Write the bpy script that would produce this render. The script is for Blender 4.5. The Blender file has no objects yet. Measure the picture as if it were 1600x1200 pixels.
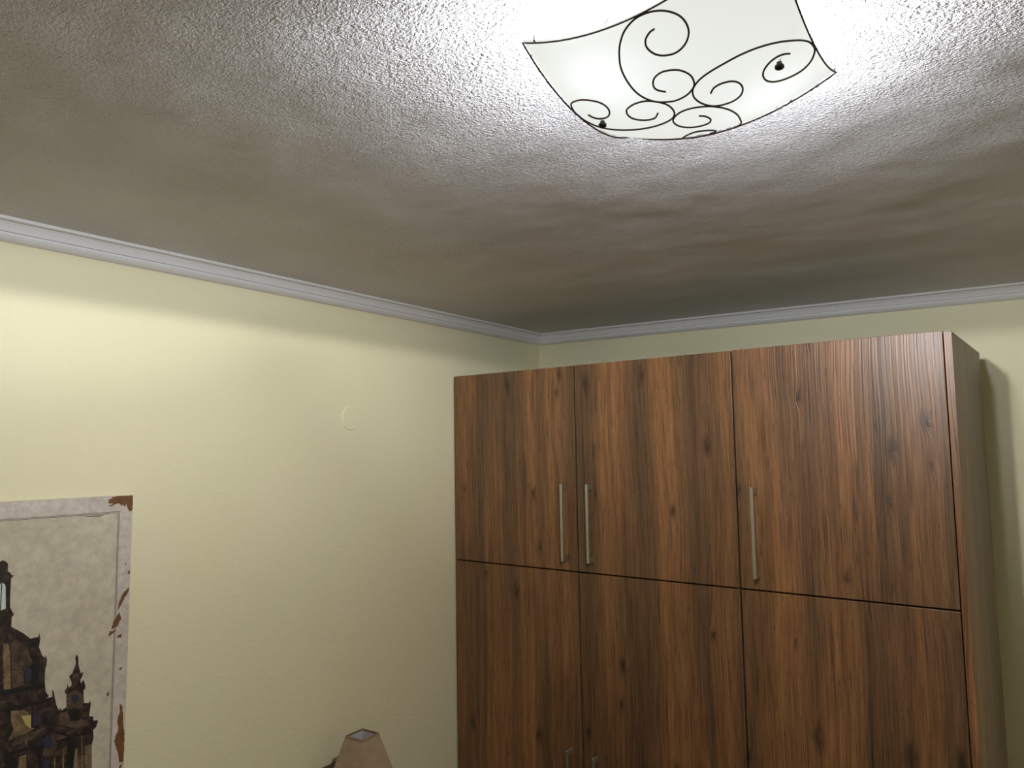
import bpy, bmesh, math, random
from mathutils import Vector, Matrix, noise

scene = bpy.context.scene
random.seed(7)

# ------------------------------------------------------------------ camera, world, exposure
CAM_Z = 2.037
cam_data = bpy.data.cameras.new('camera')
cam_data.sensor_width = 36.0
cam_data.lens = 1173.94 / 1600 * 36.0
cam_data.clip_start = 0.02
cam = bpy.data.objects.new('camera', cam_data)
scene.collection.objects.link(cam)
_r = Vector((0.82325713, 0.56741014, -0.01712995))
_u = Vector((0.06155771, -0.05923493, 0.99634425))
_f = Vector((-0.56432114, 0.82130199, 0.08369404))
cam.matrix_world = Matrix(((_r.x, _u.x, -_f.x, 0), (_r.y, _u.y, -_f.y, 0), (_r.z, _u.z, -_f.z, CAM_Z), (0, 0, 0, 1)))
scene.camera = cam

world = bpy.data.worlds.new('world')
scene.world = world
world.use_nodes = True
world.node_tree.nodes['Background'].inputs[0].default_value = (0.0, 0.0, 0.0, 1)
world.node_tree.nodes['Background'].inputs[1].default_value = 0.0

vs = scene.view_settings
vs.view_transform = 'Standard'
vs.look = 'None'
vs.gamma = 1.0
vs.use_curve_mapping = False
vs.exposure = 0.07
scene.cycles.use_denoising = True
scene.cycles.max_bounces = 7
scene.cycles.diffuse_bounces = 6
scene.cycles.sample_clamp_indirect = 6.0

# lamp output and added wall fill (used by the ceiling lamp's builder)
BULB_W = 16.0              # each of the two bulbs above the glass
WALL_FILL_W = 9.5             # each extra spot added at a bulb to brighten the upper walls
DOWN_W = 34.0             # what the lit dish sends down into the room
BULB_COL = (0.84, 0.90, 1.0)
GLASS_GLOW = 0.73

# ------------------------------------------------------------------ helpers
COL = scene.collection


def tag(o, label=None, cat=None, group=None, kind=None):
    if label: o['label'] = label
    if cat: o['category'] = cat
    if group: o['group'] = group
    if kind: o['kind'] = kind
    return o


def empty(name, loc=(0, 0, 0), rotz=0.0):
    o = bpy.data.objects.new(name, None)
    o.location = loc
    o.rotation_euler = (0, 0, rotz)
    o.empty_display_size = 0.05
    COL.objects.link(o)
    return o


def link(name, me, mats=None, parent=None, smooth=False, loc=None):
    o = bpy.data.objects.new(name, me)
    COL.objects.link(o)
    if mats is not None and len(me.materials) == 0:
        for m in (mats if isinstance(mats, (list, tuple)) else [mats]):
            me.materials.append(m)
    if smooth:
        for p in me.polygons: p.use_smooth = True
    if parent: o.parent = parent
    if loc: o.location = loc
    return o


def bm_obj(name, bm, mats, parent=None, smooth=False, loc=None):
    bmesh.ops.recalc_face_normals(bm, faces=bm.faces)
    me = bpy.data.meshes.new(name)
    bm.to_mesh(me)
    bm.free()
    return link(name, me, mats, parent, smooth, loc)


def add_box(bm, lo, hi, bevel=0.0, seg=1):
    vs_ = [bm.verts.new((x, y, z)) for x in (lo[0], hi[0]) for y in (lo[1], hi[1]) for z in (lo[2], hi[2])]
    idx = [(0, 1, 3, 2), (4, 6, 7, 5), (0, 4, 5, 1), (2, 3, 7, 6), (0, 2, 6, 4), (1, 5, 7, 3)]
    fs = [bm.faces.new([vs_[i] for i in f]) for f in idx]
    if bevel > 0:
        es = list({e for f in fs for e in f.edges})
        bmesh.ops.bevel(bm, geom=es, offset=bevel, segments=seg, affect='EDGES', profile=0.5)
    return bm


def box_bm(lo, hi, bevel=0.0, seg=1):
    return add_box(bmesh.new(), lo, hi, bevel, seg)


def add_tube(bm, pts, r, n=8, closed=False, caps=True):
    """sweep a circle along a polyline using parallel transport"""
    pts = [Vector(p) for p in pts]
    m = len(pts)
    rings = []
    nrm = None
    for i, p in enumerate(pts):
        if closed:
            t = pts[(i + 1) % m] - pts[i - 1]
        else:
            t = pts[min(i + 1, m - 1)] - pts[max(i - 1, 0)]
        t.normalize()
        if nrm is None:
            nrm = t.orthogonal().normalized()
        else:
            nrm = (nrm - t * nrm.dot(t)).normalized()
        b = t.cross(nrm)
        rr = r[i] if isinstance(r, (list, tuple)) else r
        rings.append([bm.verts.new(p + (nrm * math.cos(a) + b * math.sin(a)) * rr)
                      for a in (2 * math.pi * k / n for k in range(n))])
    last = m if closed else m - 1
    for i in range(last):
        A, B = rings[i], rings[(i + 1) % m]
        for k in range(n):
            bm.faces.new((A[k], A[(k + 1) % n], B[(k + 1) % n], B[k]))
    if caps and not closed:
        bm.faces.new(rings[0][::-1])
        bm.faces.new(rings[-1])
    return bm


def add_lathe(bm, prof, n=24, loc=(0, 0, 0)):
    rings = []
    for (r, z) in prof:
        if r < 1e-6:
            rings.append([bm.verts.new((loc[0], loc[1], loc[2] + z))])
        else:
            rings.append([bm.verts.new((loc[0] + r * math.cos(2 * math.pi * k / n), loc[1] + r * math.sin(2 * math.pi * k / n), loc[2] + z)) for k in range(n)])
    for A, B in zip(rings, rings[1:]):
        for k in range(n):
            a = [A[k % len(A)], A[(k + 1) % len(A)], B[(k + 1) % len(B)], B[k % len(B)]]
            f = []
            for v in a:
                if v not in f: f.append(v)
            if len(f) >= 3: bm.faces.new(f)
    for R in (rings[0], rings[-1]):
        if len(R) > 1: bm.faces.new(R)
    return bm


def catmull(P, per=6, closed=False):
    out = []
    n = len(P)
    for i in range(n if closed else n - 1):
        p0 = P[(i - 1) % n] if closed else P[max(i - 1, 0)]
        p1 = P[i]
        p2 = P[(i + 1) % n]
        p3 = P[(i + 2) % n] if closed else P[min(i + 2, n - 1)]
        for k in range(per):
            t = k / per
            out.append(tuple(0.5 * (2 * b + (c - a) * t + (2 * a - 5 * b + 4 * c - d) * t * t + (3 * b - a - 3 * c + d) * t ** 3)
                             for a, b, c, d in zip(p0, p1, p2, p3)))
    if not closed: out.append(tuple(P[-1]))
    return out


# ------------------------------------------------------------------ materials
def srgb(r, g, b):
    def c(v):
        v /= 255.0
        return v / 12.92 if v <= 0.04045 else ((v + 0.055) / 1.055) ** 2.4
    return (c(r), c(g), c(b), 1.0)


class NT:
    def __init__(self, name):
        self.m = bpy.data.materials.new(name)
        self.m.use_nodes = True
        self.t = self.m.node_tree
        self.b = self.t.nodes['Principled BSDF']
        self.out = self.t.nodes['Material Output']

    def n(self, typ, **kw):
        nd = self.t.nodes.new(typ)
        for k, v in kw.items():
            if k.startswith('i_'):
                key = k[2:]
                nd.inputs[int(key) if key.isdigit() else key.replace('_', ' ')].default_value = v
            else:
                setattr(nd, k, v)
        return nd

    def l(self, a, b):
        self.t.links.new(a, b)

    def noise(self, vec, scale, detail=2.0, rough=0.5, dist=0.0):
        nd = self.n('ShaderNodeTexNoise')
        nd.inputs['Scale'].default_value = scale
        nd.inputs['Detail'].default_value = detail
        nd.inputs['Roughness'].default_value = rough
        nd.inputs['Distortion'].default_value = dist
        self.l(vec, nd.inputs['Vector'])
        return nd.outputs['Fac']

    def mapv(self, vec, scale=(1, 1, 1), loc=(0, 0, 0)):
        nd = self.n('ShaderNodeMapping')
        nd.inputs['Scale'].default_value = scale
        nd.inputs['Location'].default_value = loc
        self.l(vec, nd.inputs['Vector'])
        return nd.outputs['Vector']

    def ramp(self, fac, stops):
        nd = self.n('ShaderNodeValToRGB')
        cr = nd.color_ramp
        while len(cr.elements) < len(stops): cr.elements.new(0.5)
        for e, (p, c) in zip(cr.elements, stops):
            e.position = p
            e.color = c if len(c) == 4 else (*c, 1)
        self.l(fac, nd.inputs['Fac'])
        return nd.outputs['Color']

    def mix(self, fac, a, b, mode='MIX'):
        nd = self.n('ShaderNodeMix', data_type='RGBA', blend_type=mode)
        for sock, v in ((nd.inputs[0], fac), (nd.inputs[6], a), (nd.inputs[7], b)):
            if isinstance(v, (int, float)): sock.default_value = v
            elif isinstance(v, tuple): sock.default_value = v
            else: self.l(v, sock)
        return nd.outputs[2]

    def math(self, op, a, b=0.0, clamp=False):
        nd = self.n('ShaderNodeMath', operation=op, use_clamp=clamp)
        for i, v in enumerate((a, b)):
            if isinstance(v, (int, float)): nd.inputs[i].default_value = v
            else: self.l(v, nd.inputs[i])
        return nd.outputs[0]

    def bump(self, h, strength, dist, prev=None):
        nd = self.n('ShaderNodeBump')
        nd.inputs['Strength'].default_value = strength
        nd.inputs['Distance'].default_value = dist
        self.l(h, nd.inputs['Height'])
        if prev is not None: self.l(prev, nd.inputs['Normal'])
        return nd.outputs['Normal']

    def obj(self, ob=None):
        nd = self.n('ShaderNodeTexCoord')
        if ob is not None: nd.object = ob
        return nd.outputs['Object']

    def set(self, **kw):
        for k, v in kw.items():
            s = self.b.inputs[k.replace('_', ' ')]
            if isinstance(v, (int, float, tuple)): s.default_value = v
            else: self.l(v, s)
        return self.m


def plain(name, col, rough=0.5, metal=0.0, spec=0.5, var=0.08, scale=30.0):
    t = NT(name)
    f = t.noise(t.obj(), scale, 3)
    c2 = tuple(min(1, x * (1 + var)) for x in col[:3]) + (1,)
    c1 = tuple(x * (1 - var) for x in col[:3]) + (1,)
    t.set(Base_Color=t.ramp(f, [(0.3, c1), (0.7, c2)]), Roughness=rough, Metallic=metal)
    t.b.inputs['Specular IOR Level'].default_value = spec
    return t.m


def wall_paint():
    t = NT('yellow_wall_paint')
    v = t.obj()
    big = t.noise(v, 1.6, 2)
    col = t.ramp(big, [(0.3, srgb(231, 226, 190)), (0.7, srgb(235, 229, 197))])
    n1 = t.noise(v, 130, 4, 0.6)
    n2 = t.noise(t.mapv(v, (1, 1, 2.2)), 28, 3, 0.55, 0.6)
    h = t.math('ADD', t.math('MULTIPLY', n1, 0.45), n2)
    nrm = t.bump(h, 0.42, 0.004)
    m = t.set(Base_Color=col, Roughness=0.62, Normal=nrm)
    t.b.inputs['Specular IOR Level'].default_value = 0.3
    return m


def ceiling_paint():
    t = NT('stippled_ceiling_paint')
    v = t.obj()
    warp = t.n('ShaderNodeTexNoise')
    warp.inputs['Scale'].default_value = 14
    t.l(v, warp.inputs['Vector'])
    wv = t.n('ShaderNodeVectorMath', operation='MULTIPLY_ADD')
    t.l(warp.outputs['Color'], wv.inputs[0])
    wv.inputs[1].default_value = (0.012, 0.012, 0.0)
    t.l(v, wv.inputs[2])
    vv = t.mapv(wv.outputs[0], (1.0, 1.35, 1.0))
    n1 = t.noise(vv, 215, 2.5, 0.6, 0.35)
    n2 = t.noise(vv, 85, 2, 0.5)
    n3 = t.noise(v, 5.0, 2, 0.5)
    amp = t.math('ADD', t.math('MULTIPLY', n3, 0.9), 0.45)
    h = t.math('ADD', t.math('MULTIPLY', n1, amp), t.math('MULTIPLY', n2, 0.55))
    nrm = t.bump(h, 1.0, 0.012)
    col = t.ramp(t.noise(v, 2.2, 3), [(0.3, srgb(230, 223, 221)), (0.7, srgb(239, 233, 232))])
    m = t.set(Base_Color=col, Roughness=0.34, Normal=nrm)
    t.b.inputs['Specular IOR Level'].default_value = 0.6
    return m


def wood_laminate(name, ob, axis='z', tint=1.0, off=(0, 0, 0)):
    """oak print: broad vertical bands, fine fibres, knots; grain runs along the axis"""
    t = NT(name)
    v0 = t.obj(ob)
    v0 = t.mapv(v0, (1, 1, 1), off)
    # knots: sparse stretched cells
    sx = t.n('ShaderNodeSeparateXYZ')
    t.l(v0, sx.inputs[0])
    kc = t.n('ShaderNodeCombineXYZ')
    t.l(t.math('ADD', sx.outputs[0], sx.outputs[1]), kc.inputs[0])
    t.l(sx.outputs[2], kc.inputs[1])
    kw = t.n('ShaderNodeTexNoise')
    kw.inputs['Scale'].default_value = 34.0
    kw.inputs['Detail'].default_value = 2.0
    t.l(t.mapv(kc.outputs[0], (1, 0.55, 1)), kw.inputs['Vector'])
    ka = t.n('ShaderNodeVectorMath', operation='MULTIPLY_ADD')
    t.l(kw.outputs['Color'], ka.inputs[0])
    ka.inputs[1].default_value = (0.020, 0.034, 0.0)
    t.l(kc.outputs[0], ka.inputs[2])
    kv = t.mapv(ka.outputs[0], (9.6, 4.0, 1.0))
    vo = t.n('ShaderNodeTexVoronoi', voronoi_dimensions='2D')
    vo.inputs['Scale'].default_value = 1.0
    vo.inputs['Randomness'].default_value = 1.0
    t.l(kv, vo.inputs['Vector'])
    d = vo.outputs['Distance']
    sep = t.n('ShaderNodeSeparateColor')
    t.l(vo.outputs['Color'], sep.inputs[0])
    pick = t.math('GREATER_THAN', sep.outputs[0], 0.56)
    near = t.math('MULTIPLY', t.math('SUBTRACT', 1.0, t.math('MULTIPLY', d, 5.0), True), pick)
    size = t.math('ADD', t.math('MULTIPLY', sep.outputs[1], 8.0), 4.6)
    core = t.math('MULTIPLY', t.math('SUBTRACT', 1.0, t.math('MULTIPLY', d, size), True), pick)
    # fibres bend round the knots
    warp = t.n('ShaderNodeCombineXYZ')
    t.l(t.math('MULTIPLY', t.math('MULTIPLY', near, near), 0.016), warp.inputs[0])
    wv = t.n('ShaderNodeVectorMath', operation='ADD')
    t.l(v0, wv.inputs[0])
    t.l(warp.outputs[0], wv.inputs[1])
    slow = t.noise(t.mapv(v0, (3, 3, 1.2)), 1.0, 2)
    wb = t.n('ShaderNodeCombineXYZ')
    t.l(t.math('MULTIPLY', t.math('SUBTRACT', slow, 0.5), 0.05), wb.inputs[0])
    wv2 = t.n('ShaderNodeVectorMath', operation='ADD')
    t.l(wv.outputs[0], wv2.inputs[0])
    t.l(wb.outputs[0], wv2.inputs[1])
    v = wv2.outputs[0]
    bands = t.noise(t.mapv(v, (9.5, 3, 0.55)), 1.0, 3.2, 0.5, 0.15)
    streak = t.noise(t.mapv(v, (52, 20, 0.9)), 1.0, 3, 0.6)
    fibre = t.noise(t.mapv(v, (270, 120, 7)), 1.0, 3, 0.6)
    fleck = t.noise(t.mapv(v, (150, 80, 16)), 1.0, 2, 0.6)
    x = lambda c: tuple(k * tint for k in c[:3]) + (1,)
    col = t.ramp(bands, [(0.28, x(srgb(112, 86, 64))), (0.44, x(srgb(134, 100, 71))), (0.56, x(srgb(162, 117, 79))), (0.70, x(srgb(180, 130, 86)))])
    col = t.mix(0.62, col, t.ramp(streak, [(0.3, srgb(128, 120, 114)), (0.55, srgb(215, 208, 200)), (0.75, srgb(255, 250, 244))]), 'MULTIPLY')
    col = t.mix(0.75, col, t.ramp(fibre, [(0.32, srgb(128, 118, 110)), (0.55, srgb(235, 232, 228)), (0.75, srgb(255, 255, 255))]), 'MULTIPLY')
    col = t.mix(t.math('MULTIPLY', t.math('GREATER_THAN', fleck, 0.64), 0.45), col, x(srgb(58, 38, 26)))
    kn = t.noise(t.mapv(v0, (60, 60, 22)), 1.0, 3, 0.6)
    kf = t.math('MULTIPLY', core, t.math('ADD', t.math('MULTIPLY', kn, 3.0), -0.5), True)
    col = t.mix(t.math('MULTIPLY', near, 0.45), col, x(srgb(70, 48, 34)))
    col = t.mix(t.math('MULTIPLY', kf, 0.72), col, x(srgb(38, 26, 20)))
    # long cracks
    crack = t.noise(t.mapv(v, (24, 9, 0.7), (3.7, 0, 1.3)), 1.0, 3, 0.55)
    cf = t.math('MULTIPLY', t.math('SUBTRACT', 1.0, t.math('MULTIPLY', t.math('ABSOLUTE', t.math('SUBTRACT', crack, 0.36)), 70.0), True), t.math('GREATER_THAN', slow, 0.47))
    col = t.mix(t.math('MULTIPLY', cf, 0.75), col, x(srgb(44, 30, 22)))
    ridge = t.noise(t.mapv(v, (200, 60, 1.6)), 1.0, 1, 0.4)
    nrm = t.bump(ridge, 0.5, 0.0018)
    nrm = t.bump(fibre, 0.10, 0.001, nrm)
    m = t.set(Base_Color=col, Roughness=0.40, Normal=nrm)
    t.b.inputs['Specular IOR Level'].default_value = 0.5
    return m


M_WALL = wall_paint()
M_CEIL = ceiling_paint()
M_TRIM = plain('white_cornice_foam', srgb(236, 234, 234), 0.55, spec=0.3, var=0.015, scale=9)
M_FLOOR = plain('oak_floor', srgb(98, 72, 50), 0.45, var=0.15, scale=6)
M_NICKEL = plain('brushed_nickel', srgb(186, 180, 168), 0.36, metal=0.85, var=0.05, scale=200)
M_GAPSHADE = plain('carcass_gap_shade', srgb(22, 16, 12), 0.8, spec=0.1)  # near-black carcass colour paints in the shade behind the door gaps

# ------------------------------------------------------------------ the room
XL, YB, XR, YN = -1.840, 2.903, 1.30, -1.20
EB = 0.01243                       # the far wall is a little out of square
AX, AY = -0.00727, -0.00321        # and the ceiling a little out of level
CEIL0 = CAM_Z + 0.46354 + 0.0495


def back_y(x): return YB + EB * (x - XL)
def ceil_z(x, y): return CEIL0 + AX * (x - XL) + AY * (y - YB)


def wall_mesh(name, a, b, outward):
    """upright wall slab between two floor points; inner face on the line a-b"""
    o = Vector((outward[0], outward[1], 0)) * 0.12
    bm = bmesh.new()
    p = [Vector((a[0], a[1], 0)), Vector((b[0], b[1], 0))]
    q = [p[0] + o, p[1] + o]
    top = CEIL0 + 0.08
    vb = [bm.verts.new(v) for v in (p[0], p[1], q[1], q[0])]
    vt = [bm.verts.new(v + Vector((0, 0, top))) for v in (p[0], p[1], q[1], q[0])]
    bm.faces.new(vb[::-1]); bm.faces.new(vt)
    for i in range(4):
        bm.faces.new((vb[i], vb[(i + 1) % 4], vt[(i + 1) % 4], vt[i]))
    return tag(bm_obj(name, bm, M_WALL), kind='structure')


yb0, yb1 = back_y(XL - 0.12), back_y(XR + 0.12)
tag(wall_mesh('wall_left', (XL, YN - 0.12), (XL, yb0 + 0.14), (-1, 0)), 'pale yellow plaster wall with the church picture on it', 'wall')
tag(wall_mesh('wall_back', (XL - 0.0, back_y(XL)), (XR + 0.0, back_y(XR)), (0, 1)), 'pale yellow plaster wall behind the wooden wardrobe', 'wall')
tag(wall_mesh('wall_right', (XR, YN - 0.12), (XR, yb1 + 0.14), (1, 0)), 'pale yellow plaster wall to the right outside the view', 'wall')
tag(wall_mesh('wall_front', (XL, YN), (XR, YN), (0, -1)), 'pale yellow plaster wall behind the viewer', 'wall')
fl = bm_obj('floor', box_bm((XL, YN, -0.08), (XR, back_y(XR), 0.0)), M_FLOOR)
tag(fl, 'brown floor of the room below the view', 'floor', kind='structure')

# ceiling: uneven plaster, grid with real low-frequency relief
step = 0.014
nx = int((XR - XL + 0.02) / step) + 1
ny = int((back_y(XR) - YN + 0.02) / step) + 1
verts, faces = [], []
for j in range(ny + 1):
    y = YN - 0.01 + j * step
    for i in range(nx + 1):
        x = XL - 0.01 + i * step
        edge = min(x - XL, XR - x, y - YN, back_y(x) - y)
        fade = max(0.0, min(1.0, (edge - 0.05) / 0.22))
        a = noise.noise(Vector((x * 2.2, y * 2.9, 0.3))) * 0.0034
        b = noise.noise(Vector((x * 6.0 + y * 2.0, y * 8.0, 5.1))) * 0.0017
        c = noise.noise(Vector((x * 15.0, y * 19.0, 9.7))) * 0.0006
        verts.append((x, y, ceil_z(x, y) + (a + b + c) * fade))
for j in range(ny):
    for i in range(nx):
        k = j * (nx + 1) + i
        faces.append((k, k + nx + 1, k + nx + 2, k + 1))
me = bpy.data.meshes.new('ceiling')
me.from_pydata(verts, [], faces)
ce = link('ceiling', me, M_CEIL, smooth=True)
tag(ce, 'rough white stippled plaster ceiling', 'ceiling', kind='structure')

# cornice: profile (out from wall, down from ceiling)
PROFILE = [(0.0, 0.0), (0.0388, 0.0), (0.0388, 0.0070), (0.0300, 0.0086), (0.0282, 0.0066), (0.0262, 0.0095), (0.0230, 0.0142), (0.0206, 0.0195),
           (0.0194, 0.0250), (0.0190, 0.0288), (0.0130, 0.0296), (0.0126, 0.0324), (0.0182, 0.0332), (0.0190, 0.0362), (0.0172, 0.0402), (0.0138, 0.0440),
           (0.0090, 0.0472), (0.0040, 0.0490), (0.0, 0.0495)]


def cornice(name, a, b, inner, mitre_a, mitre_b, label):
    """a, b wall-line ends; inner = unit vector into the room; mitre_* = shift along the wall per unit of projection"""
    a, b = Vector((*a, 0)), Vector((*b, 0))
    t = (b - a).normalized()
    i = Vector((*inner, 0))
    bm = bmesh.new()
    rings = []
    for p, m in ((a, mitre_a), (b, mitre_b)):
        ring = []
        for (o, d) in PROFILE:
            q = p + i * o + t * (m * o)
            ring.append(bm.verts.new((q.x, q.y, ceil_z(q.x, q.y) - d + (0.006 if d == 0.0 else 0))))
        rings.append(ring)
    n = len(PROFILE)
    for k in range(n):
        bm.faces.new((rings[0][k], rings[0][(k + 1) % n], rings[1][(k + 1) % n], rings[1][k]))
    bm.faces.new(rings[0]); bm.faces.new(rings[1][::-1])
    o = bm_obj(name, bm, M_TRIM)
    return tag(o, label, 'cornice', kind='structure')


cornice('trim_1', (XL, YN), (XL, back_y(XL)), (1, 0), 1, -1, 'white moulded cornice along the top of the picture wall')
_c = Vector((-EB, 1)).normalized()
cornice('trim_2', (XL, back_y(XL)), (XR, back_y(XR)), (-_c.x, -_c.y), 1, -1, 'white moulded cornice above the wooden wardrobe')
cornice('trim_3', (XR, YN), (XR, back_y(XR)), (-1, 0), 1, -1, 'white moulded cornice on the wall right of the view')
cornice('trim_4', (XL, YN), (XR, YN), (0, 1), 1, -1, 'white moulded cornice behind the viewer')

# ------------------------------------------------------------------ wardrobe
DW, PT, DEP = 0.55767, 0.01832, 0.6227
ZT, ZG = CAM_Z + 0.27661, CAM_Z - 0.42339
DL = -0.04862
ward = empty('wardrobe', (XL + 0.001, 2.2698, 0.0), DL)
tag(ward, 'tall brown wood-grain wardrobe with six doors and slim metal handles', 'wardrobe')
M_WOOD = wood_laminate('brown_oak_laminate', ward)
M_WOODSIDE = wood_laminate('brown_oak_laminate_side', ward, off=(0.0, 0.41, 0.2))

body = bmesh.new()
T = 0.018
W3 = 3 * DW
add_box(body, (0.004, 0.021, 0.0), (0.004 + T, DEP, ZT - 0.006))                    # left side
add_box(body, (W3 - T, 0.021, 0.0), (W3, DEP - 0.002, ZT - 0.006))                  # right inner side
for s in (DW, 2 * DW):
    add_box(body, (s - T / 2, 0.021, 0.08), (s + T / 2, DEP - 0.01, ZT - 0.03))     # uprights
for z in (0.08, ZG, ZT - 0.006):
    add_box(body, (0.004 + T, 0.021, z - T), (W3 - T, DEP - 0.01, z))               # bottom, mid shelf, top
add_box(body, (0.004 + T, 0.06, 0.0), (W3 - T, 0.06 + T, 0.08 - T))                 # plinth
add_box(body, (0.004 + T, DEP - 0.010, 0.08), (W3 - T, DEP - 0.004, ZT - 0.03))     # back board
bm_obj('carcass', body, M_GAPSHADE, ward)
sp = bm_obj('side_panel', box_bm((W3, 0.003, 0.0), (W3 + PT, DEP, ZT - 0.002), 0.0007), M_WOODSIDE, ward)
tag(sp, 'narrow end panel seen edge on')

GAP = 0.0048


def handle_mesh(h=0.260, bw=0.0095, bt=0.009, so=0.033, ph=0.021):
    bm = bmesh.new()
    add_box(bm, (-bw / 2, -so, 0), (bw / 2, -so + bt, h), 0.0008)
    for z in (0.0, h - ph):
        add_box(bm, (-bw / 2 + 0.0006, -so + bt - 0.001, z + 0.0005), (bw / 2 - 0.0006, 0.0, z + ph - 0.0005), 0.0006)
    bmesh.ops.recalc_face_normals(bm, faces=bm.faces)
    me = bpy.data.meshes.new('handle')
    bm.to_mesh(me); bm.free()
    me.materials.append(M_NICKEL)
    return me


HM = handle_mesh()
HX = [0.5135, 0.6150, 1.1705]
for row, (z0, z1, hz) in enumerate(((ZG + GAP / 2, ZT, CAM_Z - 0.387), (0.085, ZG - GAP / 2, CAM_Z - 1.264))):
    for c in range(3):
        x0 = c * DW + (0.006 if c == 0 else GAP / 2)
        x1 = (c + 1) * DW - (0.0022 if c == 2 else GAP / 2)
        z0_, z1_ = z0, z1
        if row == 0 and c == 2: z1_ = ZT + 0.001
        d = bm_obj('door', box_bm((0, 0, 0), (x1 - x0, T, z1_ - z0_), 0.0010, 2), M_WOOD, ward)
        d.location = (x0, 0.0, z0_)
        h = bpy.data.objects.new('handle', HM)
        COL.objects.link(h)
        h.parent = d
        h.location = (HX[c] - x0, 0.0, hz - z0_)
        tag(h, 'slim brushed nickel bar handle')

# ------------------------------------------------------------------ ceiling lamp
LP = dict(cx=-0.31957, cy=0.85297, cz=0.40899, a=1.56917, h=0.143861, ku=0.030827, kv=0.032688, tu=-0.012275, tv=-0.009987, q=0.003589, w=0.000358, kx=0.004370)


def lamp_pt(u, v, drop=0.0):
    p = LP
    ca, sa = math.cos(p['a']), math.sin(p['a'])
    z = p['cz'] + p['ku'] * u * u + p['kv'] * v * v + p['tu'] * u + p['tv'] * v + p['q'] * u ** 4 + p['w'] * v ** 4 + p['kx'] * u * v
    zu = (2 * p['ku'] * u + p['tu'] + 4 * p['q'] * u ** 3 + p['kx'] * v) / p['h']
    zv = (2 * p['kv'] * v + p['tv'] + p['kx'] * u) / p['h']
    # local coordinates: x = u*h, y = v*h, origin at the lamp centre on the ceiling
    n = Vector((zu, zv, -1)).normalized()
    return Vector((u * p['h'], v * p['h'], z + CAM_Z - LAMP_Z)) + n * drop


LAMP_Z = ceil_z(LP['cx'], LP['cy'])
lamp = empty('ceiling_lamp', (LP['cx'], LP['cy'], LAMP_Z), LP['a'])
tag(lamp, 'square curved frosted glass ceiling lamp with dark scrolled wire frame', 'lamp')

# glass material: frosted, lit from the bulbs behind, glowing
t = NT('frosted_lit_glass')
t.t.nodes.remove(t.b)
tr = t.n('ShaderNodeBsdfTranslucent'); tr.inputs[0].default_value = (0.0035, 0.0035, 0.0034, 1)
df = t.n('ShaderNodeBsdfDiffuse'); df.inputs[0].default_value = (0.02, 0.02, 0.02, 1)
gl = t.n('ShaderNodeBsdfGlossy'); gl.inputs['Roughness'].default_value = 0.25
em = t.n('ShaderNodeEmission'); em.inputs[0].default_value = (0.98, 1.0, 0.93, 1); em.inputs[1].default_value = GLASS_GLOW
m1 = t.n('ShaderNodeMixShader'); m1.inputs[0].default_value = 0.5
t.l(df.outputs[0], m1.inputs[1]); t.l(tr.outputs[0], m1.inputs[2])
m2 = t.n('ShaderNodeMixShader'); m2.inputs[0].default_value = 0.01
t.l(m1.outputs[0], m2.inputs[1]); t.l(gl.outputs[0], m2.inputs[2])
ad = t.n('ShaderNodeAddShader')
t.l(m2.outputs[0], ad.inputs[0]); t.l(em.outputs[0], ad.inputs[1])
t.l(ad.outputs[0], t.out.inputs['Surface'])
M_GLASS = t.m
M_IRON = plain('dark_bronze_wire', srgb(74, 60, 56), 0.5, metal=0.3, var=0.1, scale=80)
M_WHITEMETAL = plain('white_enamel', srgb(232, 232, 230), 0.4, var=0.02)
M_BLACK = plain('black_cap', srgb(24, 22, 22), 0.4)

N = 36
bm = bmesh.new()
grid = [[bm.verts.new(lamp_pt(-1 + 2 * i / N, -1 + 2 * j / N, -0.0015)) for i in range(N + 1)] for j in range(N + 1)]
gtop = [[bm.verts.new(lamp_pt(-1 + 2 * i / N, -1 + 2 * j / N, -0.0050)) for i in range(N + 1)] for j in range(N + 1)]
for j in range(N):
    for i in range(N):
        bm.faces.new((grid[j][i], grid[j + 1][i], grid[j + 1][i + 1], grid[j][i + 1]))
        bm.faces.new((gtop[j][i], gtop[j][i + 1], gtop[j + 1][i + 1], gtop[j + 1][i])).material_index = 1
for k in range(N):
    for A, B in (((0, k), (0, k + 1)), ((N, k + 1), (N, k)), ((k + 1, 0), (k, 0)), ((k, N), (k + 1, N))):
        bm.faces.new((grid[A[0]][A[1]], grid[B[0]][B[1]], gtop[B[0]][B[1]], gtop[A[0]][A[1]]))
t = NT('clear_glass_back')
t.t.nodes.remove(t.b)
ct = t.n('ShaderNodeBsdfTransparent'); ct.inputs[0].default_value = (0.96, 0.97, 0.96, 1)
cg = t.n('ShaderNodeBsdfGlossy'); cg.inputs['Roughness'].default_value = 0.1
cm = t.n('ShaderNodeMixShader'); cm.inputs[0].default_value = 0.05
t.l(ct.outputs[0], cm.inputs[1]); t.l(cg.outputs[0], cm.inputs[2]); t.l(cm.outputs[0], t.out.inputs['Surface'])
gs = bm_obj('glass_shade', bm, [M_GLASS, t.m], lamp, smooth=True)
tag(gs, 'frosted white glass bent like a shallow square dish')

WR = 0.00115
border = []
for k in range(40): border.append((-1 + 2 * k / 40, -1))
for k in range(40): border.append((1, -1 + 2 * k / 40))
for k in range(40): border.append((1 - 2 * k / 40, 1))
for k in range(40): border.append((-1, 1 - 2 * k / 40))
frame = bm_obj('wire_frame', add_tube(bmesh.new(), [lamp_pt(u, v, 0.001) for u, v in border], WR, 8, closed=True), M_IRON, lamp, smooth=True)
tag(frame, 'dark bronze wire square edging the glass')

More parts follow.
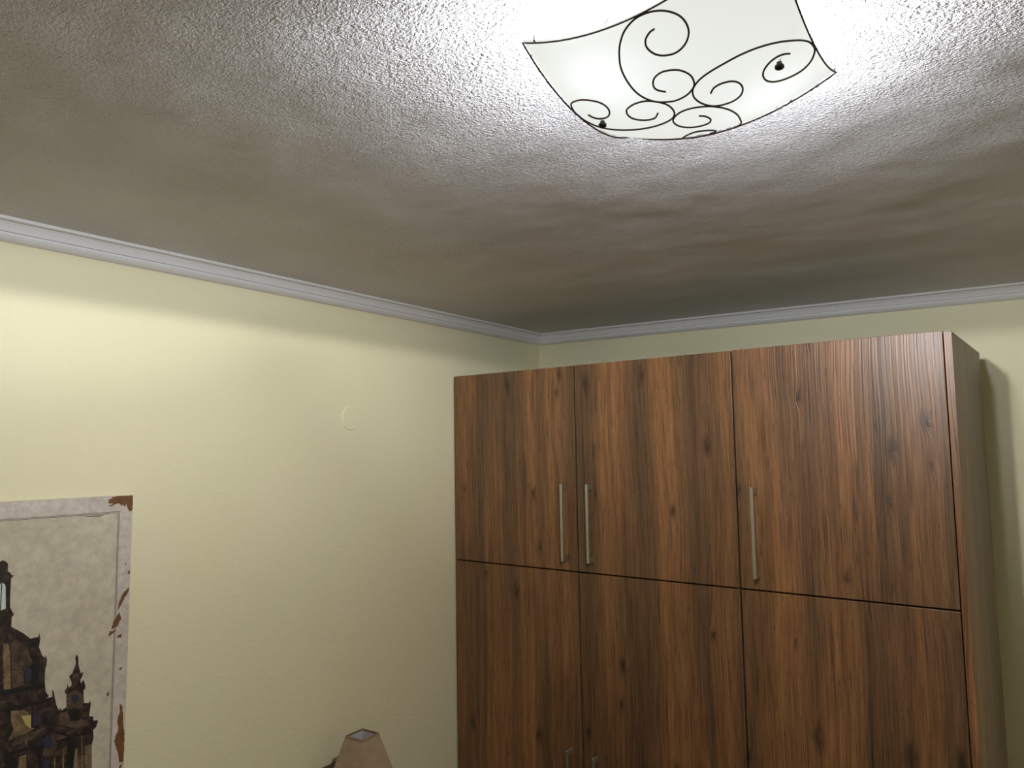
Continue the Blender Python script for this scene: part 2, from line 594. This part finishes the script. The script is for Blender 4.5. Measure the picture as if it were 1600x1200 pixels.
S_A = [(-.867, -.093), (-.858, -.048), (-.82, .002), (-.762, .017), (-.692, -.013), (-.645, -.073), (-.625, -.16), (-.652, -.242), (-.713, -.298), (-.787, -.312),
       (-.863, -.29), (-.927, -.233), (-.97, -.158), (-.99, -.068), (-.983, .023), (-.938, .12), (-.862, .195), (-.775, .245), (-.673, .282), (-.55, .295),
       (-.415, .287), (-.313, .255), (-.23, .197), (-.185, .128), (-.157, .037), (-.175, -.063), (-.227, -.138), (-.285, -.168), (-.367, -.172), (-.442, -.138),
       (-.488, -.085), (-.515, -.005), (-.497, .068), (-.448, .112), (-.388, .127), (-.342, .108), (-.303, .065)]
S_B = [(-.07, -.227), (-.117, -.272), (-.122, -.338), (-.087, -.407), (-.02, -.445), (.068, -.447), (.147, -.41), (.185, -.34), (.17, -.253), (.12, -.178),
       (.018, -.122), (-.088, -.1), (-.167, -.11), (-.225, -.14), (-.28, -.207), (-.307, -.298), (-.313, -.423), (-.3, -.558), (-.252, -.693), (-.167, -.817),
       (-.055, -.918), (.047, -.975), (.15, -.992), (.233, -.98), (.318, -.927), (.352, -.85), (.323, -.752), (.253, -.663), (.165, -.618), (.077, -.613),
       (.012, -.638), (-.033, -.693), (-.04, -.757), (-.013, -.808), (.027, -.84)]
S_C = [(-.142, .872), (-.088, .842), (-.072, .787), (-.105, .703), (-.18, .64), (-.268, .618), (-.338, .643), (-.378, .705), (-.392, .803), (-.355, .905),
       (-.30, .955), (-.2, .987), (-.1, .992), (.0, .98), (.1, .94), (.165, .87), (.197, .728), (.195, .533), (.167, .353), (.113, .208), (.042, .137),
       (-.048, .112), (-.145, .127), (-.217, .183), (-.265, .258), (-.263, .357), (-.222, .442), (-.172, .483), (-.097, .498), (-.025, .472), (.02, .39), (.015, .307), (-.055, .245)]
S_D = [(.193, -.027), (.243, -.065), (.337, -.077), (.408, -.035), (.415, .048), (.37, .132), (.282, .187), (.173, .197), (.093, .163), (.032, .085), (.022, -.005),
       (.062, -.103), (.143, -.187), (.285, -.252), (.463, -.27), (.658, -.24), (.80, -.20), (.90, -.14), (.965, -.06), (.988, .04), (.965, .15), (.91, .24),
       (.83, .30), (.75, .33), (.69, .315), (.60, .24), (.55, .14), (.60, .06), (.68, .02), (.76, .02), (.81, .06), (.815, .10)]
for S in (S_A, S_B, S_C, S_D):
    pts = [lamp_pt(u, v, 0.0012) for u, v in catmull(S, 6)]
    bm_obj('scroll', add_tube(bmesh.new(), pts, WR, 8), M_IRON, frame, smooth=True)

# fixing screws with black knobs, and the clips that hold the glass
for (u, v) in ((0.0, 0.807), (0.048, -0.753)):
    p = lamp_pt(u, v, 0.0)
    bm = bmesh.new()
    add_lathe(bm, [(0.0, -0.0085), (0.0035, -0.0082), (0.0052, -0.0070), (0.0054, -0.0045), (0.0044, -0.0030), (0.0030, -0.0026), (0.0030, 0.0)], 20)
    bm_obj('fixing_knob', bm, M_BLACK, lamp, smooth=True, loc=p)
    rod = bm_obj('fixing_rod', add_tube(bmesh.new(), [(0, 0, 0.002), (0, 0, -p.z - 0.004)], 0.0022, 10), M_WHITEMETAL, lamp, loc=p)
for (u, v, du, dv) in ((-0.995, 0.88, -1, 0), (0.87, -0.995, 0, -1), (-0.85, 0.995, 0, 1), (0.995, -0.6, 1, 0)):
    b0 = lamp_pt(u, v, 0.001)
    out = Vector((du, dv, 0))
    pts = [b0, b0 + out * 0.0022 + Vector((0, 0, 0.003)), b0 + out * 0.0018 + Vector((0, 0, 0.008)), b0 - out * 0.004 + Vector((0, 0, 0.009))]
    bm_obj('glass_clip', add_tube(bmesh.new(), pts, 0.0012, 8), M_IRON, lamp, smooth=True)

# ceiling plate and two bulbs
bm = bmesh.new()
add_lathe(bm, [(0.0, -0.010), (0.094, -0.010), (0.098, -0.008), (0.100, -0.004), (0.100, 0.001)], 48)
bm_obj('ceiling_plate', bm, M_WHITEMETAL, lamp)
t = NT('lit_bulb')
t.t.nodes.remove(t.b)
em = t.n('ShaderNodeEmission'); em.inputs[0].default_value = (*BULB_COL, 1); em.inputs[1].default_value = 6.0
t.l(em.outputs[0], t.out.inputs['Surface'])
M_BULB = t.m
for s in (-1, 1):
    c = Vector((s * 0.066, -s * 0.066, -0.0345))
    bm = bmesh.new()
    add_lathe(bm, [(0.0, 0.016), (0.008, 0.0142), (0.0138, 0.0085), (0.016, 0.0), (0.0138, -0.0085), (0.008, -0.0142), (0.0, -0.016)], 20)
    b = bm_obj('bulb', bm, M_BULB, lamp, smooth=True, loc=c)
    so = bmesh.new()
    add_lathe(so, [(0.0, 0.0), (0.013, 0.0), (0.013, 0.008), (0.0, 0.008)], 18)
    bm_obj('bulb_socket', so, M_WHITEMETAL, lamp, smooth=False, loc=(c.x, c.y, -0.0195))
    ld = bpy.data.lights.new('bulb_light', 'POINT')
    ld.energy = BULB_W
    ld.color = BULB_COL
    ld.shadow_soft_size = 0.018
    ld.use_soft_falloff = False
    lo = bpy.data.objects.new('bulb_light', ld)
    COL.objects.link(lo)
    lo.parent = b
    ld = bpy.data.lights.new('upper_wall_fill', 'SPOT')  # added fill besides the bulb's own light, lifts the upper walls, not the ceiling
    ld.energy = WALL_FILL_W
    ld.color = (1.0, 0.985, 0.95)
    ld.spot_size = math.radians(180)
    ld.spot_blend = 0.02
    ld.shadow_soft_size = 0.018
    ld.use_soft_falloff = False
    lo = bpy.data.objects.new('upper_wall_fill', ld)
    COL.objects.link(lo)
    lo.parent = b
    lo.location = (0, 0, 0.006)

ld = bpy.data.lights.new('dish_light', 'SPOT')
ld.energy = DOWN_W
ld.color = (1.0, 0.985, 0.95)
ld.spot_size = math.radians(180)
ld.spot_blend = 0.035
ld.shadow_soft_size = 0.016
lo = bpy.data.objects.new('dish_light', ld)
COL.objects.link(lo)
lo.parent = lamp
lo.location = lamp_pt(0.15, 0.1, 0.021)

# ------------------------------------------------------------------ wall cover plate
pl = bmesh.new()
add_lathe(pl, [(0.0, 0.0038), (0.0385, 0.0037), (0.0402, 0.0028), (0.0412, 0.0010), (0.0412, -0.001)], 40)
o = bm_obj('cover_plate', pl, M_WALL, None)
o.location = (XL, 1.738, CAM_Z + 0.1045)
o.rotation_euler = (0, math.radians(90), 0)
tag(o, 'small round cover plate painted over in the wall yellow', 'cover plate')

# ------------------------------------------------------------------ church picture on the left wall
PTR = (0.9963, CAM_Z - 0.0986)
PW, PH, PTH = 0.56, 0.78, 0.014
pic = empty('wall_picture', (XL + 0.002, PTR[0] - PW / 2, PTR[1] - PH))
tag(pic, 'unframed aged print of a domed baroque church on the yellow wall', 'picture')
pic.rotation_euler = (math.radians(-0.55), 0, 0)


def ploc(a, b, lay):
    """a mm left of the right edge, b mm below the top edge -> local to the picture's base"""
    return (PTH + lay, PW / 2 - a / 1000.0, PH - b / 1000.0)


def print_mat(name, c1, c2, c3, sc, rough=0.55):
    t = NT(name)
    v = t.obj()
    f = t.noise(v, sc, 5, 0.65, 0.4)
    g = t.noise(v, sc * 7, 3, 0.6)
    col = t.ramp(f, [(0.32, c1), (0.5, c2), (0.68, c3)])
    col = t.mix(0.3, col, t.ramp(g, [(0.3, srgb(140, 136, 132)), (0.7, srgb(255, 255, 255))]), 'MULTIPLY')
    t.set(Base_Color=col, Roughness=rough)
    t.b.inputs['Specular IOR Level'].default_value = 0.25
    return t.m


def masonry_mat(name, c1, c2, line):
    t = NT(name)
    v = t.obj()
    sw = t.n('ShaderNodeSeparateXYZ'); t.l(v, sw.inputs[0])
    cm = t.n('ShaderNodeCombineXYZ'); t.l(sw.outputs[1], cm.inputs[0]); t.l(sw.outputs[2], cm.inputs[1])
    br = t.n('ShaderNodeTexBrick')
    br.inputs['Scale'].default_value = 90.0
    br.inputs['Mortar Size'].default_value = 0.03
    br.inputs['Color1'].default_value = c1
    br.inputs['Color2'].default_value = c2
    br.inputs['Mortar'].default_value = line
    t.l(cm.outputs[0], br.inputs['Vector'])
    f = t.noise(v, 38, 4, 0.65)
    col = t.mix(0.75, br.outputs['Color'], t.ramp(f, [(0.3, srgb(110, 100, 96)), (0.65, srgb(255, 250, 244))]), 'MULTIPLY')
    t.set(Base_Color=col, Roughness=0.55)
    t.b.inputs['Specular IOR Level'].default_value = 0.25
    return t.m


M_PAPER = print_mat('aged_print_paper', srgb(200, 191, 173), srgb(209, 201, 182), srgb(213, 205, 188), 7.0)
M_MARGIN = print_mat('aged_print_margin', srgb(196, 187, 178), srgb(213, 204, 196), srgb(220, 212, 204), 9.0)
M_RULE = plain('grey_printed_rule', srgb(96, 90, 92), 0.6)
M_RUST = plain('brown_worn_print', srgb(112, 76, 40), 0.6, var=0.18, scale=45)
M_CH_D = print_mat('print_dark_stone', srgb(34, 27, 28), srgb(56, 45, 42), srgb(86, 71, 62), 60)
M_CH_M = masonry_mat('print_brown_stone', srgb(122, 103, 88), srgb(100, 84, 72), srgb(54, 43, 40))
M_CH_T = masonry_mat('print_tan_stone', srgb(164, 146, 112), srgb(142, 124, 94), srgb(84, 70, 54))
M_CH_G = plain('print_gold_stone', srgb(176, 156, 98), 0.6)
M_CH_K = plain('print_black_shadow', srgb(16, 13, 15), 0.6)
M_CH_B = plain('print_blue_window', srgb(42, 40, 66), 0.6)
M_CH_P = plain('print_pale_opening', srgb(206, 214, 212), 0.6)

bm = box_bm((0, -PW / 2, 0), (PTH, PW / 2, PH), 0.0008)
bm_obj('board', bm, M_MARGIN, pic)


def sheet(bm, poly, lay, mi, mirror=None):
    ps = [poly] if mirror is None else [poly, [(2 * mirror - a, b) for a, b in poly][::-1]]
    for q in ps:
        q = [(min(max(a, 0.5), PW * 1000 - 0.5), min(max(b, 0.5), PH * 1000 - 0.5)) for a, b in q]
        f = bm.faces.new([bm.verts.new(ploc(a, b, lay)) for a, b in q])
        f.material_index = mi


def flat_obj(name, bm, mats, parent):
    for f in bm.faces:
        f.normal_update()
        if f.normal.x < 0: f.normal_flip()
    me = bpy.data.meshes.new(name)
    bm.to_mesh(me); bm.free()
    return link(name, me, mats, parent)


bm = bmesh.new()
IN0, INT = 32, 37
sheet(bm, [(IN0, INT), (PW * 1000 - IN0, INT), (PW * 1000 - IN0, PH * 1000 - INT), (IN0, PH * 1000 - INT)], 0.0002, 0)
flat_obj('paper_field', bm, M_PAPER, pic)
bm = bmesh.new()
W_, H_ = PW * 1000, PH * 1000
for (d, w) in ((0, 1.2), (2.8, 1.2)):
    a0, b0 = IN0 + d, INT + d
    sheet(bm, [(a0, b0), (W_ - a0, b0), (W_ - a0, b0 + w), (a0, b0 + w)], 0.0004, 0)
    sheet(bm, [(a0, H_ - b0), (W_ - a0, H_ - b0), (W_ - a0, H_ - b0 - w), (a0, H_ - b0 - w)], 0.0004, 0)
    sheet(bm, [(a0, b0), (a0 + w, b0), (a0 + w, H_ - b0), (a0, H_ - b0)], 0.0004, 0)
    sheet(bm, [(W_ - a0, b0), (W_ - a0 - w, b0), (W_ - a0 - w, H_ - b0), (W_ - a0, H_ - b0)], 0.0004, 0)
sheet(bm, [(58, 41), (80, 43.5), (104, 42.5), (122, 41), (104, 45), (80, 46)], 0.0005, 0)
flat_obj('border_rule', bm, M_RULE, pic)

OUT = [(280, 124), (278, 124), (273, 127), (269, 133), (269, 148), (263, 153), (263, 155), (257, 159), (262, 164), (262, 176), (262, 203), (261, 225), (256, 236), (253, 241), (257, 247), (257, 266), (244, 276), (232, 285), (218, 299), (202, 298), (201, 290), (198, 302), (200, 321), (193, 339), (187, 347), (186, 340), (182, 352), (183, 363), (185, 372), (185, 398), (182, 421), (175, 431), (180, 435), (168, 435), (169, 422), (168, 419), (165, 426), (162, 440), (159, 454), (153, 468), (150, 463), (147, 470), (137, 466), (138, 437), (141, 435), (142, 428), (138, 424), (136, 414), (134, 424), (128, 421), (128, 414), (134, 399), (127, 394), (123, 382), (120, 376), (122, 361), (119, 354), (115, 362), (115, 377), (112, 387), (109, 398), (103, 397), (105, 407), (109, 413), (107, 422), (102, 414), (97, 429), (97, 436), (101, 438), (99, 467), (88, 470), (87, 464), (83, 472), (86, 500), (77, 503), (76, 512), (65, 515), (69, 529), (76, 533), (74, 550), (78, 569), (76, 620), (75, 735), (280, 735)]
TAN = [[(272, 297), (261, 301), (257, 322), (252, 396), (266, 395)], [(250, 442), (223, 448), (211, 461), (230, 458), (228, 465), (218, 484), (201, 492), (218, 498), (238, 499), (253, 503), (243, 482), (249, 463)], [(218, 509), (216, 510), (216, 522), (218, 523)], [(117, 566), (110, 562), (106, 609), (105, 690), (116, 690), (116, 606)], [(102, 533), (100, 534), (96, 613), (95, 700), (98, 700), (99, 612)], [(159, 569), (156, 568), (154, 700), (157, 700)], [(141, 554), (138, 554), (135, 700), (139, 700)], [(230, 543), (216, 542), (211, 690), (228, 690)], [(93, 564), (80, 563), (78, 619), (78, 690), (91, 690), (91, 615)]]
GOLD = [[(230, 458), (210, 462), (209, 491), (220, 480)]]
MID = [[(257, 300), (244, 297), (224, 317), (209, 358), (253, 348)], [(254, 326), (231, 331), (228, 395), (250, 396)], [(137, 439), (125, 433), (112, 436), (102, 447), (101, 477), (110, 476), (123, 472), (135, 473)], [(152, 475), (135, 475), (128, 498), (100, 502), (82, 520), (108, 521), (150, 500)], [(165, 514), (132, 530), (154, 536), (155, 554), (133, 553), (132, 570), (178, 560), (183, 551)], [(238, 501), (178, 496), (208, 515), (245, 517)], [(127, 396), (112, 397), (112, 408), (126, 406)], [(132, 590), (80, 580), (80, 720), (132, 720)], [(180, 600), (140, 600), (140, 720), (180, 720)], [(232, 590), (190, 590), (190, 720), (232, 720)]]
DARK = [[(266, 397), (186, 399), (185, 409), (266, 407)], [(264, 433), (182, 435), (171, 443), (264, 439)], [(244, 528), (181, 531), (180, 536), (244, 533)], [(156, 532), (77, 532), (76, 538), (156, 536)], [(207, 527), (166, 505), (128, 530), (129, 532), (165, 509), (204, 530)], [(191, 540), (184, 540), (182, 700), (189, 700)], [(132, 537), (119, 538), (114, 557), (118, 608), (118, 700), (130, 700)], [(259, 514), (244, 533), (232, 551), (235, 567), (257, 560)], [(125, 499), (126, 482), (123, 475), (116, 474), (110, 483), (108, 502)], [(186, 471), (175, 475), (174, 491), (186, 490)], [(229, 298), (218, 300), (202, 301), (201, 318), (219, 319)], [(218, 361), (204, 338), (201, 343), (197, 393), (211, 393)]]
BLUE = [[(206, 485), (207, 467), (203, 459), (196, 460), (191, 467), (190, 488)], [(224, 388), (226, 365), (221, 359), (214, 365), (213, 389)], [(164, 535), (164, 541), (167, 545), (172, 545), (176, 543), (180, 538), (183, 532), (183, 525), (181, 520), (178, 518), (173, 519), (168, 522), (165, 528)], [(111, 453), (112, 457), (114, 459), (118, 460), (122, 458), (125, 455), (127, 451), (127, 447), (126, 444), (123, 442), (119, 443), (115, 445), (112, 449)], [(180, 640), (181, 568), (176, 564), (170, 569), (169, 640)]]
PALE = [[(279, 171), (274, 174), (272, 181), (270, 226), (279, 228)]]
RUST = [[(62, 15), (59, 12), (60, 8), (52, 5), (53, 3), (41, 1), (30, 0), (17, 1), (0.5, 1), (0.5, 35), (5, 40), (11, 35), (15, 26), (17, 19), (19, 28), (25, 20), (28, 25), (33, 18), (38, 18), (44, 20), (52, 24), (61, 22), (51, 21), (49, 18)], [(15, 491), (8, 501), (6, 537), (1, 565), (2, 627), (12, 626), (16, 603), (26, 574), (17, 550), (20, 527), (15, 513)], [(1, 217), (6, 235), (17, 253), (27, 272), (25, 250), (18, 235)], [(24, 277), (19, 294), (28, 309), (42, 314), (39, 298), (30, 284)], [(16, 330), (18, 338), (28, 336), (26, 330)], [(28, 317), (37, 323), (49, 330), (46, 317)], [(3, 180), (1, 188), (8, 190), (6, 182)], [(12, 159), (11, 168), (14, 168)], [(43, 456), (43, 466), (48, 464), (46, 456)], [(12, 405), (15, 413), (23, 409)], [(3, 630), (7, 641), (13, 642), (11, 634)]]


def ragged(poly, amp, rng):
    out = []
    n = len(poly)
    for i in range(n):
        a, b = poly[i], poly[(i + 1) % n]
        L = math.hypot(b[0] - a[0], b[1] - a[1])
        k = max(1, int(L / 5))
        for j in range(k):
            s = j / k
            w = amp if 0 < s < 1 else amp * 0.3
            out.append((max(0.5, a[0] + (b[0] - a[0]) * s + rng.uniform(-w, w)), max(0.5, a[1] + (b[1] - a[1]) * s + rng.uniform(-w, w))))
    return out


rng = random.Random(3)
bm = bmesh.new()
AXM = 280.0
sheet(bm, OUT, 0.0004, 0, AXM)
for P_, lay, mi in ((MID, 0.0006, 1), (TAN, 0.0008, 2), (GOLD, 0.0010, 3), (DARK, 0.0012, 4), (BLUE, 0.0014, 5), (PALE, 0.0016, 6)):
    for k, q in enumerate(P_): sheet(bm, q, lay + k * 1.2e-5, mi, AXM)
ch = flat_obj('church_print', bm, [M_CH_D, M_CH_M, M_CH_T, M_CH_G, M_CH_K, M_CH_B, M_CH_P], pic)
tag(ch, 'printed dark stone church with dome and corner turret')
bm = bmesh.new()
bm.free()
for q in RUST:
    bm = bmesh.new()
    sheet(bm, ragged(q, 1.3, rng), 0.0006, 0)
    tag(flat_obj('worn_patch', bm, M_RUST, pic), 'brown worn patch on the print margin')

# ------------------------------------------------------------------ bed with wide headboard
bed = empty('bed', (XL, 0.50, 0.0))
tag(bed, 'dark wood bed whose wide headboard top shows behind the table lamp', 'bed')
M_DKWOOD = wood_laminate('dark_walnut', bed, tint=0.30)
HB = CAM_Z - 0.959
hb = bmesh.new()
add_box(hb, (0.008, -0.98, 0.0), (0.046, 1.262, HB - 0.022), 0.003)
add_box(hb, (0.004, -0.99, HB - 0.024), (0.052, 1.275, HB), 0.006, 3)
bm_obj('headboard', hb, M_DKWOOD, bed)
fr = bmesh.new()
add_box(fr, (0.046, -0.72, 0.18), (2.02, -0.69, 0.36), 0.003)
add_box(fr, (0.046, 0.69, 0.18), (2.02, 0.72, 0.36), 0.003)
add_box(fr, (1.99, -0.69, 0.18), (2.02, 0.69, 0.36), 0.003)
add_box(fr, (0.046, -0.69, 0.22), (1.99, 0.69, 0.25))
bm_obj('bed_frame', fr, M_DKWOOD, bed)
for sx in (0.12, 1.94):
    for sy in (-0.66, 0.66):
        bm_obj('leg', box_bm((sx - 0.03, sy - 0.03, 0.0), (sx + 0.03, sy + 0.03, 0.22), 0.004), M_DKWOOD, bed)
M_BEDDING = plain('brown_bedding', srgb(112, 92, 78), 0.85, var=0.04)
bm_obj('mattress', box_bm((0.055, -0.685, 0.25), (1.985, 0.685, 0.47), 0.05, 4), M_BEDDING, bed, smooth=True)
for sy in (-0.35, 0.35):
    bm_obj('pillow', box_bm((0.08, sy - 0.30, 0.47), (0.48, sy + 0.30, 0.59), 0.055, 5), M_BEDDING, bed, smooth=True)

# ------------------------------------------------------------------ bedside table and table lamp
NT_TOP = 0.60
LX, LY = XL + 0.165, 1.628
ns = empty('bedside_table', (XL + 0.055 + 0.19, LY + 0.0, 0.0))
tag(ns, 'dark wood bedside table under the beige table lamp', 'bedside table')
b = bmesh.new()
add_box(b, (-0.18, -0.20, 0.10), (0.17, 0.20, NT_TOP - 0.022), 0.002)
bm_obj('body', b, M_DKWOOD, ns)
bm_obj('table_top', box_bm((-0.19, -0.215, NT_TOP - 0.022), (0.19, 0.215, NT_TOP), 0.004, 2), M_DKWOOD, ns)
for z0, z1 in ((0.12, 0.335), (0.345, 0.56)):
    d = bm_obj('drawer', box_bm((0.170, -0.19, z0), (0.186, 0.19, z1), 0.002), M_DKWOOD, ns)
    kb = bmesh.new()
    add_lathe(kb, [(0.004, 0.0), (0.004, 0.010), (0.010, 0.014), (0.011, 0.019), (0.008, 0.023), (0.0, 0.024)], 16)
    k = bm_obj('knob', kb, M_NICKEL, d, smooth=True, loc=(0.186, 0, (z0 + z1) / 2))
    k.rotation_euler = (0, math.radians(90), 0)
for sx in (-0.155, 0.145):
    for sy in (-0.175, 0.175):
        bm_obj('leg', box_bm((sx - 0.018, sy - 0.018, 0.0), (sx + 0.018, sy + 0.018, 0.10), 0.002), M_DKWOOD, ns)

tl = empty('table_lamp', (LX, LY, NT_TOP))
tag(tl, 'unlit table lamp with tapered square beige fabric shade', 'table lamp')
t = NT('beige_shade_fabric')
v = t.obj()
wv1 = t.noise(t.mapv(v, (1, 1, 0.25)), 420, 2)
wv2 = t.noise(t.mapv(v, (0.25, 0.25, 1)), 420, 2)
mot = t.noise(v, 26, 3)
col = t.mix(0.5, t.ramp(wv1, [(0.3, srgb(146, 124, 98)), (0.7, srgb(178, 156, 128))]), t.ramp(mot, [(0.3, srgb(146, 124, 100)), (0.7, srgb(172, 152, 126))]))
t.set(Base_Color=col, Roughness=0.9, Normal=t.bump(t.math('ADD', wv1, wv2), 0.25, 0.001))
M_SHADE = t.m
M_SHADEIN = plain('shade_lining', srgb(214, 212, 222), 0.7, var=0.03)
M_BAND = plain('shade_binding', srgb(142, 120, 92), 0.85, var=0.06, scale=90)
M_WIRE = plain('white_wire', srgb(226, 222, 222), 0.4)

SH_TOP = CAM_Z - 0.835 - NT_TOP
SH_H, S0, S1 = 0.185, 0.0332, 0.0332 + 0.272 * 0.185


def frustum(bm, s0, z0, s1, z1, flip=False, mi=0):
    A = [bm.verts.new((x * s0, y * s0, z0)) for x, y in ((1, -1), (1, 1), (-1, 1), (-1, -1))]
    B = [bm.verts.new((x * s1, y * s1, z1)) for x, y in ((1, -1), (1, 1), (-1, 1), (-1, -1))]
    for k in range(4):
        f = bm.faces.new((A[k], A[(k + 1) % 4], B[(k + 1) % 4], B[k]))
        f.material_index = mi
    return A, B


bm = bmesh.new()
A, B = frustum(bm, S0, SH_TOP, S1, SH_TOP - SH_H)
A2, B2 = frustum(bm, S0 - 0.0018, SH_TOP, S1 - 0.0018, SH_TOP - SH_H, mi=1)
for k in range(4):
    bm.faces.new((A[k], A2[k], A2[(k + 1) % 4], A[(k + 1) % 4]))
    bm.faces.new((B[k], B[(k + 1) % 4], B2[(k + 1) % 4], B2[k]))
shade = bm_obj('lamp_shade', bm, [M_SHADE, M_SHADEIN], tl)
# bound edges, corner seams and the wires inside the corners
for (s, z, w) in ((S0, SH_TOP + 0.0006, 0.0065), (S1, SH_TOP - SH_H + 0.0065, 0.0065)):
    bm = bmesh.new()
    s_lo = s + 0.272 * w if z > SH_TOP - 0.05 else s + 0.0
    s_hi = s if z > SH_TOP - 0.05 else s - 0.272 * w
    A, B = frustum(bm, s_hi + 0.0008, z, s_lo + 0.0008, z - w)
    A2, B2 = frustum(bm, s_hi - 0.0020, z, s_lo - 0.0020, z - w)
    for k in range(4):
        bm.faces.new((A[k], A2[k], A2[(k + 1) % 4], A[(k + 1) % 4]))
        bm.faces.new((B[k], B[(k + 1) % 4], B2[(k + 1) % 4], B2[k]))
    bm_obj('binding', bm, M_BAND, shade)
for sx, sy in ((1, -1), (1, 1), (-1, 1), (-1, -1)):
    seam = [(sx * (S0 + 0.272 * d), sy * (S0 + 0.272 * d), SH_TOP - d) for d in (0.008, 0.09, SH_H - 0.006)]
    bm_obj('corner_seam', add_tube(bmesh.new(), seam, 0.0009, 6), M_SHADE, shade)
    inn = [(sx * (S0 + 0.272 * d - 0.0032), sy * (S0 + 0.272 * d - 0.0032), SH_TOP - d) for d in (0.003, 0.09, SH_H - 0.006)]
    bm_obj('corner_wire', add_tube(bmesh.new(), inn, 0.0012, 6), M_WIRE, shade)
M_CERAM = plain('dark_turned_wood', srgb(70, 46, 32), 0.45, var=0.15, scale=20)
b = bmesh.new()
add_lathe(b, [(0.0, 0.0), (0.075, 0.0), (0.075, 0.012), (0.060, 0.022), (0.024, 0.032), (0.018, 0.060), (0.026, 0.10), (0.038, 0.16), (0.034, 0.22), (0.020, 0.28), (0.014, 0.32), (0.016, 0.345), (0.010, 0.352), (0.010, 0.37)], 28)
bm_obj('lamp_base', b, M_CERAM, tl, smooth=True)
b = bmesh.new()
add_lathe(b, [(0.014, 0.365), (0.017, 0.372), (0.017, 0.415), (0.013, 0.418), (0.0, 0.418)], 20)
bm_obj('bulb_socket', b, M_WIRE, tl, smooth=True)
b = bmesh.new()
add_lathe(b, [(0.0125, 0.414), (0.015, 0.432), (0.024, 0.458), (0.027, 0.478), (0.022, 0.50), (0.011, 0.512), (0.0, 0.514)], 20)
bm_obj('bulb', b, plain('unlit_bulb', srgb(230, 230, 226), 0.3, var=0.02), tl, smooth=True)
zz = SH_TOP - SH_H + 0.03
for sx, sy in ((1, 1), (1, -1)):
    e = S1 - 0.272 * 0.03 - 0.004
    for k in (-1, 1):
        bm_obj('carrier_arm', add_tube(bmesh.new(), [(k * sx * e, k * sy * e, zz), (k * sx * 0.018, k * sy * 0.018, 0.405)], 0.0012, 6), M_WIRE, tl)
